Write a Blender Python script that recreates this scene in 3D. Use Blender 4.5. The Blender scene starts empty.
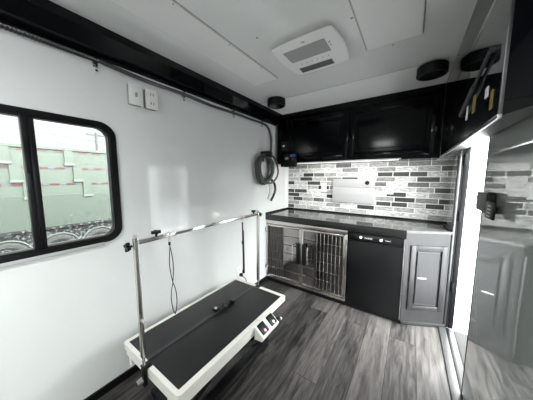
import bpy, bmesh, math, random
from mathutils import Vector, Matrix
random.seed(7)
PI = math.pi
scn = bpy.context.scene
COL = scn.collection

# ------------------------------------------------------------------ materials
def new_mat(name):
    m = bpy.data.materials.new(name); m.use_nodes = True
    return m, m.node_tree, m.node_tree.nodes['Principled BSDF']

def mat(name, col, rough=0.5, metal=0.0, coat=0.0, bump=0.0, bscale=60.0, vary=0.0, vscale=8.0, spec=0.5, coat_rough=0.05, emit=None, estr=0.0):
    m, nt, b = new_mat(name)
    b.inputs['Base Color'].default_value = (*col, 1)
    b.inputs['Roughness'].default_value = rough
    b.inputs['Metallic'].default_value = metal
    b.inputs['Coat Weight'].default_value = coat
    b.inputs['Coat Roughness'].default_value = coat_rough
    b.inputs['Specular IOR Level'].default_value = spec
    if emit:
        b.inputs['Emission Color'].default_value = (*emit, 1)
        b.inputs['Emission Strength'].default_value = estr
    tc = nt.nodes.new('ShaderNodeTexCoord')
    n = nt.nodes.new('ShaderNodeTexNoise'); n.inputs['Scale'].default_value = vscale; n.inputs['Detail'].default_value = 4
    nt.links.new(tc.outputs['Object'], n.inputs['Vector'])
    if vary > 0:
        mx = nt.nodes.new('ShaderNodeMixRGB'); mx.blend_type = 'MULTIPLY'; mx.inputs[0].default_value = 1
        r = nt.nodes.new('ShaderNodeMapRange')
        r.inputs['From Min'].default_value = 0.25; r.inputs['From Max'].default_value = 0.75
        r.inputs['To Min'].default_value = 1 - vary; r.inputs['To Max'].default_value = 1
        nt.links.new(n.outputs['Fac'], r.inputs['Value'])
        mx.inputs[1].default_value = (*col, 1)
        nt.links.new(r.outputs[0], mx.inputs[2]); nt.links.new(mx.outputs[0], b.inputs['Base Color'])
    if bump > 0:
        n2 = nt.nodes.new('ShaderNodeTexNoise'); n2.inputs['Scale'].default_value = bscale
        nt.links.new(tc.outputs['Object'], n2.inputs['Vector'])
        bp = nt.nodes.new('ShaderNodeBump'); bp.inputs['Strength'].default_value = bump; bp.inputs['Distance'].default_value = 0.01
        nt.links.new(n2.outputs['Fac'], bp.inputs['Height']); nt.links.new(bp.outputs[0], b.inputs['Normal'])
    return m

M = {}
M['wall'] = mat('glossy_white_wall_panel', (0.72, 0.735, 0.73), 0.10, bump=0.004, bscale=2.0, vary=0.02, spec=0.5, coat=0.9, coat_rough=0.02)
M['wallm'] = mat('matte_white_corner', (0.82, 0.83, 0.82), 0.35)
M['ceil'] = mat('ceiling_white', (0.87, 0.88, 0.87), 0.12, bump=0.01, bscale=2.0, vary=0.02, coat=0.6, coat_rough=0.03)
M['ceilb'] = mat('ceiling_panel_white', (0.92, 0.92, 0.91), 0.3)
M['seam'] = mat('grey_seam', (0.38, 0.39, 0.39), 0.5)
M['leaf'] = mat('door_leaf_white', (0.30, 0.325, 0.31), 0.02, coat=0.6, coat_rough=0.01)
M['black'] = mat('black_gloss_trim', (0.003, 0.0035, 0.005), 0.06, spec=0.25)
M['cab'] = mat('black_gloss_cabinet', (0.002, 0.0023, 0.003), 0.12, vary=0.2, spec=0.12)
M['mirror_black'] = mat('black_mirror_gloss', (0.006, 0.008, 0.012), 0.02, coat=1.0, coat_rough=0.01)
M['bmatte'] = mat('matte_black', (0.005, 0.005, 0.006), 0.4, spec=0.25)
M['rubber'] = mat('black_rubber_mat', (0.010, 0.0105, 0.011), 0.42, spec=0.4, bump=0.3, bscale=260, vary=0.25)
M['frame'] = mat('window_frame_black', (0.005, 0.005, 0.006), 0.3, spec=0.3)
M['steel'] = mat('stainless_steel', (0.62, 0.60, 0.57), 0.24, metal=1.0, vary=0.1)
M['chrome'] = mat('chrome', (0.80, 0.80, 0.80), 0.10, metal=1.0)
M['alu'] = mat('aluminium', (0.66, 0.66, 0.66), 0.28, metal=1.0)
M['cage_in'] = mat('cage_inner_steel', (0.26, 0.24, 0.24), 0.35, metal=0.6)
M['plastic_white'] = mat('white_plastic', (0.80, 0.80, 0.78), 0.35)
M['device'] = mat('grey_white_plastic', (0.45, 0.45, 0.455), 0.35)
M['table_white'] = mat('white_painted_steel', (0.74, 0.73, 0.68), 0.35, vary=0.06)
M['hose'] = mat('grey_ribbed_hose', (0.06, 0.062, 0.062), 0.22, spec=0.7)
M['conduit'] = mat('dark_corrugated_conduit', (0.010, 0.010, 0.011), 0.25, spec=0.8)
M['fridge'] = mat('fridge_black', (0.005, 0.0055, 0.006), 0.3, spec=0.3, vary=0.1)
M['laminate'] = mat('grey_laminate_worktop', (0.07, 0.07, 0.07), 0.09, vary=0.25, vscale=14)
M['edge'] = mat('black_edge', (0.010, 0.010, 0.010), 0.25)
M['strap'] = mat('black_webbing', (0.03, 0.03, 0.035), 0.5, bump=0.3, bscale=400)
M['cord'] = mat('black_cord', (0.012, 0.012, 0.016), 0.5)
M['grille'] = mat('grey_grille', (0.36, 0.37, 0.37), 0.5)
M['darkgrille'] = mat('dark_grille', (0.12, 0.125, 0.13), 0.5)
M['yellow'] = mat('yellow_sticker', (0.22, 0.17, 0.02), 0.4)
M['blue'] = mat('blue_label', (0.02, 0.13, 0.42), 0.4)
M['red'] = mat('red_button', (0.4, 0.02, 0.02), 0.4)
M['pink'] = mat('pink_dot', (0.75, 0.35, 0.38), 0.5)
M['lilac'] = mat('lilac_label', (0.5, 0.5, 0.75), 0.5)
M['whitelab'] = mat('white_label', (0.8, 0.8, 0.8), 0.5)
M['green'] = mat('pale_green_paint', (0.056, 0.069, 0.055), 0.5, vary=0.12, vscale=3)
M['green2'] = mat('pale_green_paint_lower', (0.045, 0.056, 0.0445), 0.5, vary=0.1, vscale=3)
M['tape_red'] = mat('red_reflective_tape', (0.05, 0.002, 0.004), 0.4)
M['tape_white'] = mat('silver_reflective_tape', (0.06, 0.065, 0.085), 0.4)
M['tyre'] = mat('dusty_tyre', (0.05, 0.05, 0.05), 0.8, vary=0.5, vscale=20)
M['snow'] = mat('snowy_gravel', (0.09, 0.088, 0.086), 0.9, vary=0.35, vscale=5, bump=0.4, bscale=12)
M['mud'] = mat('snow_flecked_dark_chassis', (0.045, 0.045, 0.05), 0.8)
M['wood_pole'] = mat('weathered_pole', (0.06, 0.06, 0.06), 0.8)
M['wire'] = mat('utility_wire', (0.10, 0.10, 0.10), 0.8)
M['ribfoot'] = mat('pale_rib_foot', (0.085, 0.095, 0.085), 0.5)
M['strutm'] = mat('charcoal_strut', (0.03, 0.03, 0.032), 0.5)
M['sillm'] = mat('worn_grey_threshold', (0.045, 0.045, 0.046), 0.45, vary=0.4, vscale=30)
M['snow_bounce'] = mat('bright_bounce_snow', (0.68, 0.68, 0.70), 0.9, vary=0.1, vscale=2)
M['dark_alu'] = mat('dull_dark_aluminium', (0.16, 0.16, 0.165), 0.35, metal=1.0)
M['step'] = mat('grey_step_surface', (0.018, 0.018, 0.018), 0.6)
M['sheet'] = mat('polished_cage_sheet', (0.36, 0.335, 0.335), 0.14, metal=1.0)
M['camper'] = mat('camper_white', (0.80, 0.81, 0.82), 0.35)
M['camper_glass'] = mat('camper_window_grey', (0.10, 0.11, 0.12), 0.3)
M['lamp'] = mat('lamp_diffuser', (0.9, 0.9, 0.9), 0.4, emit=(1, 0.99, 0.97), estr=1.0)

def speckle_mud():
    m = M['mud']; nt = m.node_tree; b = nt.nodes['Principled BSDF']
    tc = nt.nodes.new('ShaderNodeTexCoord')
    n = nt.nodes.new('ShaderNodeTexNoise'); n.inputs['Scale'].default_value = 16; n.inputs['Detail'].default_value = 3
    r = nt.nodes.new('ShaderNodeValToRGB')
    r.color_ramp.elements[0].position = 0.50; r.color_ramp.elements[0].color = (0.006, 0.006, 0.007, 1)
    r.color_ramp.elements[1].position = 0.60; r.color_ramp.elements[1].color = (0.11, 0.11, 0.11, 1)
    nt.links.new(tc.outputs['Object'], n.inputs['Vector']); nt.links.new(n.outputs['Fac'], r.inputs[0])
    nt.links.new(r.outputs[0], b.inputs['Base Color'])
speckle_mud()

def brick_mat():
    m, nt, b = new_mat('mottled_brick_tile'); L = nt.links; N = nt.nodes
    tc = N.new('ShaderNodeTexCoord'); sep = N.new('ShaderNodeSeparateXYZ'); cmb = N.new('ShaderNodeCombineXYZ')
    L.new(tc.outputs['Object'], sep.inputs[0]); L.new(sep.outputs['X'], cmb.inputs['X']); L.new(sep.outputs['Z'], cmb.inputs['Y'])
    br = N.new('ShaderNodeTexBrick')
    br.inputs['Color1'].default_value = (0, 0, 0, 1); br.inputs['Color2'].default_value = (1, 1, 1, 1); br.inputs['Mortar'].default_value = (0.5, 0.5, 0.5, 1)
    br.inputs['Scale'].default_value = 1.0; br.inputs['Brick Width'].default_value = 0.195; br.inputs['Row Height'].default_value = 0.0565
    br.inputs['Mortar Size'].default_value = 0.0048; br.inputs['Mortar Smooth'].default_value = 0.25; br.inputs['Bias'].default_value = 0
    br.offset = 0.42; br.offset_frequency = 2; br.squash = 0.8; br.squash_frequency = 3
    L.new(cmb.outputs[0], br.inputs['Vector'])
    ra = N.new('ShaderNodeValToRGB'); cr = ra.color_ramp; cr.interpolation = 'LINEAR'
    cr.elements[0].position = 0.0; cr.elements[0].color = (0.035, 0.035, 0.037, 1)
    cr.elements[1].position = 1.0; cr.elements[1].color = (0.80, 0.80, 0.785, 1)
    for p, v in ((0.20, 0.07), (0.30, 0.28), (0.55, 0.48), (0.8, 0.68)):
        e = cr.elements.new(p); e.color = (v, v, v * 0.985, 1)
    L.new(br.outputs['Color'], ra.inputs[0])
    mp = N.new('ShaderNodeMapping'); mp.inputs['Scale'].default_value = (14, 55, 1)
    L.new(cmb.outputs[0], mp.inputs['Vector'])
    ns = N.new('ShaderNodeTexNoise'); ns.inputs['Scale'].default_value = 1.6; ns.inputs['Detail'].default_value = 6; ns.inputs['Roughness'].default_value = 0.65
    L.new(mp.outputs[0], ns.inputs['Vector'])
    mr = N.new('ShaderNodeMapRange'); mr.inputs['From Min'].default_value = 0.35; mr.inputs['From Max'].default_value = 0.68
    mr.inputs['To Min'].default_value = 0.40; mr.inputs['To Max'].default_value = 1.5
    L.new(ns.outputs['Fac'], mr.inputs['Value'])
    mu = N.new('ShaderNodeMixRGB'); mu.blend_type = 'MULTIPLY'; mu.inputs[0].default_value = 1
    L.new(ra.outputs[0], mu.inputs[1]); L.new(mr.outputs[0], mu.inputs[2])
    mx = N.new('ShaderNodeMixRGB'); L.new(br.outputs['Fac'], mx.inputs[0]); L.new(mu.outputs[0], mx.inputs[1]); mx.inputs[2].default_value = (0.90, 0.90, 0.85, 1)
    L.new(mx.outputs[0], b.inputs['Base Color'])
    b.inputs['Roughness'].default_value = 0.38
    bp = N.new('ShaderNodeBump'); bp.inputs['Strength'].default_value = 0.4; bp.inputs['Distance'].default_value = 0.004; bp.invert = True
    L.new(br.outputs['Fac'], bp.inputs['Height']); L.new(bp.outputs[0], b.inputs['Normal'])
    return m
M['brick'] = brick_mat()

def wood_nodes(name, dark, light, W, LN, rough, seam=0.5):
    m, nt, b = new_mat(name); L = nt.links; N = nt.nodes
    tc = N.new('ShaderNodeTexCoord'); sep = N.new('ShaderNodeSeparateXYZ'); cmb = N.new('ShaderNodeCombineXYZ')
    L.new(tc.outputs['Object'], sep.inputs[0]); L.new(sep.outputs['Y'], cmb.inputs['X']); L.new(sep.outputs['X'], cmb.inputs['Y'])
    br = N.new('ShaderNodeTexBrick')
    br.inputs['Color1'].default_value = (0, 0, 0, 1); br.inputs['Color2'].default_value = (1, 1, 1, 1)
    br.inputs['Scale'].default_value = 1.0; br.inputs['Brick Width'].default_value = LN; br.inputs['Row Height'].default_value = W
    br.inputs['Mortar Size'].default_value = 0.0016; br.inputs['Mortar Smooth'].default_value = 0.1
    br.offset = 0.37; br.offset_frequency = 2
    L.new(cmb.outputs[0], br.inputs['Vector'])
    # grain: stretched noise distorted, offset per plank
    ad = N.new('ShaderNodeVectorMath'); ad.operation = 'MULTIPLY_ADD'
    L.new(br.outputs['Color'], ad.inputs[0]); ad.inputs[1].default_value = (7, 13, 5); L.new(cmb.outputs[0], ad.inputs[2])
    mp = N.new('ShaderNodeMapping'); mp.inputs['Scale'].default_value = (3.2, 30, 1); L.new(ad.outputs[0], mp.inputs['Vector'])
    ns = N.new('ShaderNodeTexNoise'); ns.inputs['Scale'].default_value = 1.0; ns.inputs['Detail'].default_value = 8; ns.inputs['Roughness'].default_value = 0.6; ns.inputs['Distortion'].default_value = 1.4
    L.new(mp.outputs[0], ns.inputs['Vector'])
    mp2 = N.new('ShaderNodeMapping'); mp2.inputs['Scale'].default_value = (1.2, 9, 1); L.new(ad.outputs[0], mp2.inputs['Vector'])
    wv = N.new('ShaderNodeTexNoise'); wv.inputs['Scale'].default_value = 1.2; wv.inputs['Detail'].default_value = 3; wv.inputs['Distortion'].default_value = 2.5
    L.new(mp2.outputs[0], wv.inputs['Vector'])
    m1 = N.new('ShaderNodeMath'); m1.operation = 'MULTIPLY_ADD'; L.new(ns.outputs['Fac'], m1.inputs[0]); m1.inputs[1].default_value = 0.8
    m0 = N.new('ShaderNodeMath'); m0.operation = 'MULTIPLY'; L.new(wv.outputs['Fac'], m0.inputs[0]); m0.inputs[1].default_value = 0.5
    L.new(m0.outputs[0], m1.inputs[2])
    m2 = N.new('ShaderNodeMath'); m2.operation = 'MULTIPLY_ADD'; L.new(br.outputs['Color'], m2.inputs[0]); m2.inputs[1].default_value = 0.27; L.new(m1.outputs[0], m2.inputs[2])
    mr = N.new('ShaderNodeMapRange'); mr.inputs['From Min'].default_value = 0.56; mr.inputs['From Max'].default_value = 1.0
    L.new(m2.outputs[0], mr.inputs['Value'])
    mx = N.new('ShaderNodeMixRGB'); L.new(mr.outputs[0], mx.inputs[0]); mx.inputs[1].default_value = (*dark, 1); mx.inputs[2].default_value = (*light, 1)
    ms = N.new('ShaderNodeMixRGB'); ms.blend_type = 'MULTIPLY'; L.new(br.outputs['Fac'], ms.inputs[0]); L.new(mx.outputs[0], ms.inputs[1]); ms.inputs[2].default_value = (seam, seam, seam, 1)
    L.new(ms.outputs[0], b.inputs['Base Color'])
    b.inputs['Roughness'].default_value = rough; b.inputs['Specular IOR Level'].default_value = 0.3
    bp = N.new('ShaderNodeBump'); bp.inputs['Strength'].default_value = 0.15; bp.inputs['Distance'].default_value = 0.003
    L.new(m1.outputs[0], bp.inputs['Height']); L.new(bp.outputs[0], b.inputs['Normal'])
    return m
M['floor'] = wood_nodes('grey_vinyl_plank', (0.008, 0.0078, 0.0078), (0.105, 0.097, 0.093), 0.18, 1.2, 0.36)

def stain_mat():
    m, nt, b = new_mat('grey_stained_wood'); L = nt.links; N = nt.nodes
    tc = N.new('ShaderNodeTexCoord'); mp = N.new('ShaderNodeMapping'); mp.inputs['Scale'].default_value = (40, 40, 4)
    L.new(tc.outputs['Object'], mp.inputs['Vector'])
    ns = N.new('ShaderNodeTexNoise'); ns.inputs['Scale'].default_value = 1; ns.inputs['Detail'].default_value = 6; ns.inputs['Distortion'].default_value = 1.0
    L.new(mp.outputs[0], ns.inputs['Vector'])
    mx = N.new('ShaderNodeMixRGB'); L.new(ns.outputs['Fac'], mx.inputs[0]); mx.inputs[1].default_value = (0.007, 0.007, 0.008, 1); mx.inputs[2].default_value = (0.020, 0.020, 0.021, 1)
    L.new(mx.outputs[0], b.inputs['Base Color']); b.inputs['Roughness'].default_value = 0.35
    return m
M['stain'] = stain_mat()

def glass_mat(name, tint):
    m = bpy.data.materials.new(name); m.use_nodes = True; nt = m.node_tree
    nt.nodes.clear(); o = nt.nodes.new('ShaderNodeOutputMaterial')
    t = nt.nodes.new('ShaderNodeBsdfTransparent'); t.inputs[0].default_value = (*tint, 1)
    g = nt.nodes.new('ShaderNodeBsdfGlossy'); g.inputs['Roughness'].default_value = 0.01
    f = nt.nodes.new('ShaderNodeFresnel'); f.inputs[0].default_value = 1.45
    mx = nt.nodes.new('ShaderNodeMixShader')
    nt.links.new(f.outputs[0], mx.inputs[0]); nt.links.new(t.outputs[0], mx.inputs[1]); nt.links.new(g.outputs[0], mx.inputs[2])
    nt.links.new(mx.outputs[0], o.inputs[0])
    return m
M['glass'] = glass_mat('window_glass', (0.72, 0.735, 0.725))

# ------------------------------------------------------------------ mesh builder
class MB:
    def __init__(self): self.bm = bmesh.new()
    def _merge(self, t, mtx=None):
        if mtx is not None: bmesh.ops.transform(t, matrix=mtx, verts=t.verts)
        me = bpy.data.meshes.new('tmp'); t.to_mesh(me); self.bm.from_mesh(me); bpy.data.meshes.remove(me); t.free()
    def box(self, a, b, bev=0.0, seg=2, mtx=None):
        t = bmesh.new(); bmesh.ops.create_cube(t, size=1)
        for v in t.verts:
            v.co = Vector([(a[i] + b[i]) / 2 + v.co[i] * (b[i] - a[i]) for i in range(3)])
        if bev > 0: bmesh.ops.bevel(t, geom=t.edges[:], offset=bev, segments=seg, profile=0.5, affect='EDGES')
        self._merge(t, mtx); return self
    def cyl(self, p0, p1, r, r2=None, seg=20, bev=0.0):
        p0, p1 = Vector(p0), Vector(p1); d = p1 - p0
        t = bmesh.new(); bmesh.ops.create_cone(t, cap_ends=True, segments=seg, radius1=r, radius2=r if r2 is None else r2, depth=d.length)
        if bev > 0:
            ed = [e for e in t.edges if abs(e.verts[0].co.z - e.verts[1].co.z) < 1e-6]
            bmesh.ops.bevel(t, geom=ed, offset=bev, segments=2, profile=0.5, affect='EDGES')
        q = d.to_track_quat('Z', 'Y')
        self._merge(t, Matrix.Translation((p0 + p1) / 2) @ q.to_matrix().to_4x4()); return self
    def prism(self, pts, z0, z1):      # polygon in xy
        t = bmesh.new(); lo = [t.verts.new((x, y, z0)) for x, y in pts]; hi = [t.verts.new((x, y, z1)) for x, y in pts]
        t.faces.new(lo[::-1]); t.faces.new(hi); n = len(pts)
        for i in range(n): t.faces.new((lo[i], lo[(i + 1) % n], hi[(i + 1) % n], hi[i]))
        bmesh.ops.recalc_face_normals(t, faces=t.faces); self._merge(t); return self
    def extr(self, pts, axis, a, b):   # polygon in the plane normal to axis, extruded a..b
        t = bmesh.new()
        def mk(p, v):
            if axis == 'x': return (v, p[0], p[1])
            if axis == 'y': return (p[0], v, p[1])
            return (p[0], p[1], v)
        lo = [t.verts.new(mk(p, a)) for p in pts]; hi = [t.verts.new(mk(p, b)) for p in pts]
        t.faces.new(lo[::-1]); t.faces.new(hi); n = len(pts)
        for i in range(n): t.faces.new((lo[i], lo[(i + 1) % n], hi[(i + 1) % n], hi[i]))
        bmesh.ops.recalc_face_normals(t, faces=t.faces); self._merge(t); return self
    def ring(self, outer, inner, axis, a, b):
        t = bmesh.new(); n = len(outer)
        def mk(p, v):
            if axis == 'x': return (v, p[0], p[1])
            if axis == 'y': return (p[0], v, p[1])
            return (p[0], p[1], v)
        o0 = [t.verts.new(mk(p, a)) for p in outer]; o1 = [t.verts.new(mk(p, b)) for p in outer]
        i0 = [t.verts.new(mk(p, a)) for p in inner]; i1 = [t.verts.new(mk(p, b)) for p in inner]
        for k in range(n):
            j = (k + 1) % n
            t.faces.new((o0[k], o0[j], o1[j], o1[k])); t.faces.new((i0[k], i1[k], i1[j], i0[j]))
            t.faces.new((o0[k], i0[k], i0[j], o0[j])); t.faces.new((o1[k], o1[j], i1[j], i1[k]))
        bmesh.ops.recalc_face_normals(t, faces=t.faces); self._merge(t); return self
    def tube(self, pts, r, seg=10, rib=0.0, ribn=0, closed=False, square=False):
        P = [Vector(p) for p in pts]
        if rib > 0:     # resample for corrugation
            Q = []; 
            for i in range(len(P) - 1):
                L = (P[i + 1] - P[i]).length; k = max(1, int(L / ribn))
                for j in range(k): Q.append(P[i].lerp(P[i + 1], j / k))
            Q.append(P[-1]); P = Q
        t = bmesh.new(); rings = []; up = Vector((0.123, 0.31, 0.94)).normalized(); n = len(P)
        prev = None
        for i, p in enumerate(P):
            if closed: d = P[(i + 1) % n] - P[i - 1]
            else: d = P[min(i + 1, n - 1)] - P[max(i - 1, 0)]
            d.normalize()
            if prev is None: s = d.cross(up).normalized()
            else: s = (prev - d * prev.dot(d)).normalized()
            prev = s; w = d.cross(s)
            rr = r * (1 + (rib if i % 2 else 0))
            rings.append([t.verts.new(p + (s * math.cos(2 * PI * k / seg) + w * math.sin(2 * PI * k / seg)) * rr) for k in range(seg)])
        m = n if closed else n - 1
        for i in range(m):
            A, B = rings[i], rings[(i + 1) % n]
            for k in range(seg): t.faces.new((A[k], A[(k + 1) % seg], B[(k + 1) % seg], B[k]))
        if not closed: t.faces.new(rings[0][::-1]); t.faces.new(rings[-1])
        bmesh.ops.recalc_face_normals(t, faces=t.faces); self._merge(t); return self
    def build(self, name, m, parent=None, smooth=True, mtx=None):
        if mtx is not None: bmesh.ops.transform(self.bm, matrix=mtx, verts=self.bm.verts)
        me = bpy.data.meshes.new(name); 
        if parent is not None:
            off = world_loc(parent)
            bmesh.ops.translate(self.bm, verts=self.bm.verts, vec=-off)
        self.bm.to_mesh(me); self.bm.free()
        me.materials.append(m if not isinstance(m, str) else M[m])
        if smooth:
            for p in me.polygons: p.use_smooth = True
            try: me.set_sharp_from_angle(angle=math.radians(32))
            except Exception: pass
        o = bpy.data.objects.new(name, me); COL.objects.link(o)
        if parent is not None: o.parent = parent
        return o

def world_loc(o):
    v = Vector((0, 0, 0))
    while o is not None: v += Vector(o.location); o = o.parent
    return v

def tag(o, label=None, cat=None, group=None, kind=None):
    if label: o['label'] = label
    if cat: o['category'] = cat
    if group: o['group'] = group
    if kind: o['kind'] = kind
    return o
def thing(name, loc, label=None, cat=None, group=None, kind=None):
    o = bpy.data.objects.new(name, None); o.location = loc; o.empty_display_size = 0.05; COL.objects.link(o)
    return tag(o, label, cat, group, kind)
def struct(o): o['kind'] = 'structure'; return o
def copy_tree(o, parent=None):
    kids = list(o.children); c = o.copy(); COL.objects.link(c); c.parent = parent
    for k in kids: copy_tree(k, c)
    return c
def rrect(a0, a1, b0, b1, r, n=6):
    out = []
    for cx, cy, s in ((a1 - r, b1 - r, 0), (a0 + r, b1 - r, 1), (a0 + r, b0 + r, 2), (a1 - r, b0 + r, 3)):
        for k in range(n + 1):
            an = (s + k / n) * PI / 2; out.append((cx + r * math.cos(an), cy + r * math.sin(an)))
    return out

# ------------------------------------------------------------------ dimensions
XL, XR = 0.0, 1.84
YB, YN = 2.77, -1.70
ZC = 2.144
YF = 2.387            # front of upper cabinets
D0, D1, DZ = 1.645, 2.36, 1.60   # door opening

# ------------------------------------------------------------------ shell
struct(MB().box((-0.06, YN - 0.06, -0.06), (1.90, YB + 0.06, 0)).build('floor', 'floor', smooth=False))
struct(MB().box((-0.06, YN - 0.06, ZC), (1.90, YB + 0.06, ZC + 0.05)).build('ceiling', 'ceil', smooth=False))
WY0, WY1, WZ0, WZ1 = -0.19, 0.556, 0.962, 1.670
e = 0.026
w = MB()
w.box((-0.05, YN, 0), (0, WY0 + e, ZC)); w.box((-0.05, WY1 - e, 0), (0, YB, ZC))
w.box((-0.05, WY0 + e, 0), (0, WY1 - e, WZ0 + e)); w.box((-0.05, WY0 + e, WZ1 - e), (0, WY1 - e, ZC))
struct(w.build('wall_left', 'wall', smooth=False))
struct(MB().box((-0.05, YB, 0), (1.90, YB + 0.05, ZC)).build('wall_back', 'wallm', smooth=False))
# near wall with an opening for daylight
struct(MB().box((-0.05, YN - 0.05, 0), (1.90, YN, ZC)).build('wall_front', 'wall', smooth=False))
# right wall: far part, above the door, near part
w = MB()
w.box((XR, D1, 0), (1.895, YB, ZC)); w.box((XR, D0, DZ), (1.895, D1, ZC))
w.box((1.872, -0.35, 0), (1.895, D0, ZC)); w.box((1.872, YN, 0), (1.895, -1.15, ZC)); w.box((1.872, -1.15, 0), (1.895, -0.35, 0.9)); w.box((1.872, -1.15, 1.75), (1.895, -0.35, ZC))
struct(w.build('wall_right', 'wall', smooth=False))
# side window behind the camera in the right wall
o2 = rrect(-1.17, -0.33, 0.88, 1.77, 0.08); i2 = rrect(-1.12, -0.38, 0.93, 1.72, 0.05)
w2 = struct(MB().ring(o2, i2, 'x', 1.860, 1.90).build('window_2', 'frame'))
MB().box((1.878, -1.12, 0.93), (1.882, -0.38, 1.72)).build('glass_pane', 'glass', w2)

struct(MB().box((0.0, YN, 0), (0.012, 2.185, 0.05)).build('baseboard_left', 'bmatte', smooth=False))
# white corner moulding at the back left
struct(MB().box((0.0, 2.66, 0.885), (0.010, YB, 1.60), 0.003).build('trim_1', 'wallm'))
# black cove trim along the left ceiling
struct(MB().extr([(0, 2.02), (0, ZC), (0.115, ZC), (0.115, 2.10), (0.06, 2.045)], 'y', YN, YF).build('trim_2', 'black', smooth=False))
# black ceiling trim along the right
struct(MB().box((1.707, YN, 1.945), (XR + 0.03, YF, ZC)).build('trim_3', 'black', smooth=False))
# brick backsplash
struct(MB().box((0.0, YB - 0.012, 0.86), (XR, YB, 1.56)).build('wall_back_brick', 'brick', smooth=False))
# threshold
th = struct(MB().box((1.795, -0.3, 0.0), (1.845, D1, 0.012), 0.003).build('door_1_threshold', 'sillm'))
th.name = 'trim_4'
struct(MB().box((1.847, D0, 0.0), (1.868, D1, 0.006), 0.002).build('trim_5', 'bmatte'))

# ceiling seams and panels
def seam(name, a, b, w=0.006, mt='seam'):
    a, b = Vector((*a, ZC - 0.0015)), Vector((*b, ZC - 0.0015)); d = (b - a); n = Vector((-d.y, d.x, 0)).normalized() * w / 2
    m = MB(); m.prism([(a + n)[:2], (a - n)[:2], (b - n)[:2], (b + n)[:2]], ZC - 0.002, ZC)
    return m
def cpt(x, y): return (1.508 + (x - 1.508) * 0.923, y * 0.923)
# far ceiling panel (brighter), separated by a dark seam
y_s = 1.925
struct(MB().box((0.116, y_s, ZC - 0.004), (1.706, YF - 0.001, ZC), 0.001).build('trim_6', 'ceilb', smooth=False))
struct(seam('s', (0.30, y_s - 0.003), (1.706, y_s - 0.003), 0.006).build('trim_7', 'seam', smooth=False))
lp = struct(MB().box((0.35, -1.2, ZC - 0.006), (0.575, 1.512, ZC), 0.002).build('trim_8', 'ceilb', smooth=False))
sm = seam('s', (0.580, -1.2), (0.580, 1.517), 0.005); sm.box((0.35, 1.513, ZC - 0.002), (0.58, 1.518, ZC))
for yy in (0.2, 0.62, 0.98, 1.3): sm.cyl((0.565, yy, ZC - 0.008), (0.565, yy, ZC), 0.004, seg=8)
struct(sm.build('trim_9', 'seam', smooth=False))
rp = struct(MB().box((1.236, -0.2, ZC - 0.008), (1.512, 1.512, ZC), 0.003).build('trim_10', 'ceilb', smooth=False))
sm = seam('s', (1.230, -0.2), (1.230, 1.518), 0.005); sm.box((1.236, 1.513, ZC - 0.003), (1.512, 1.517, ZC)); sm.box((1.513, -0.2, ZC - 0.003), (1.518, 1.517, ZC))
for yy in (0.9, 1.18): sm.cyl((1.215, yy, ZC - 0.004), (1.215, yy, ZC), 0.005, seg=8)
sm.cyl((1.37, 1.545, ZC - 0.004), (1.37, 1.545, ZC), 0.005, seg=8); sm.cyl((0.735, 1.03, ZC - 0.004), (0.735, 1.03, ZC), 0.006, seg=8)
struct(sm.build('trim_11', 'seam', smooth=False))

# ------------------------------------------------------------------ window left
out = rrect(WY0, WY1, WZ0, WZ1, 0.085, 8); inn = rrect(WY0 + 0.031, WY1 - 0.031, WZ0 + 0.031, WZ1 - 0.031, 0.058, 8)
win = struct(thing('window_1', (0, 0.194, WZ0)))
MB().ring(out, inn, 'x', -0.05, 0.014).build('window_frame', 'frame', win)
inn2 = rrect(WY0 + 0.036, WY1 - 0.036, WZ0 + 0.036, WZ1 - 0.036, 0.054, 8)
MB().ring(inn, inn2, 'x', -0.045, 0.002).build('window_gasket', 'bmatte', win)
MB().box((-0.030, 0.176, WZ0 + 0.03), (0.012, 0.199, WZ1 - 0.03), 0.003).box((-0.045, 0.199, WZ0 + 0.03), (0.004, 0.222, WZ1 - 0.03), 0.003).build('mullion', 'frame', win)
lt = MB().box((0.012, 0.181, 1.29), (0.020, 0.194, 1.37), 0.003).build('window_latch', 'bmatte', win)
MB().box((-0.030, WY0 + 0.04, WZ0 + 0.04), (-0.026, 0.185, WZ1 - 0.04)).build('glass_pane', 'glass', win, False)
MB().box((-0.040, 0.20, WZ0 + 0.04), (-0.036, WY1 - 0.04, WZ1 - 0.04)).build('glass_pane', 'glass', win, False)
MB().box((0.0, WY0 + 0.05, WZ0 - 0.018), (0.016, WY1 - 0.10, WZ0 + 0.003), 0.003).build('window_sill', 'seam', win)

# ------------------------------------------------------------------ door on the right
door = struct(thing('door_1', (1.855, 1.3, 0)))
MB().box((1.848, 0.42, 0.006), (1.868, D0 - 0.004, 1.60), 0.002).build('door_leaf', 'leaf', door, False)
MB().box((1.846, D0 - 0.004, 0.006), (1.870, D0 + 0.003, 1.60), 0.001).build('edge_strip', 'bmatte', door)
# far jamb: frames
jf = MB(); jf.box((XR - 0.012, D1 - 0.015, 0.012), (XR + 0.004, D1 + 0.05, 1.525), 0.002)
jf.build('door_jamb', 'dark_alu', door)
MB().box((XR - 0.003, D1 + 0.052, 0.0), (XR, D1 + 0.075, 1.525)).box((XR + 0.004, D1 - 0.006, 0.012), (XR + 0.018, D1, DZ)).build('door_gasket', 'bmatte', door, False)
MB().box((XR + 0.02, D1 - 0.010, 0.012), (XR + 0.055, D1, DZ), 0.001).build('jamb_liner', 'bmatte', door)
hb = MB()
for z in (0.35, 0.98, 1.45): hb.box((XR + 0.016, D1 - 0.028, z), (XR + 0.034, D1 - 0.008, z + 0.09), 0.003)
hb.build('jamb_catch', 'bmatte', door)
MB().box((XR + 0.002, D0, DZ - 0.014), (XR + 0.055, D1, DZ), 0.001).build('door_head', 'dark_alu', door)
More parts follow.
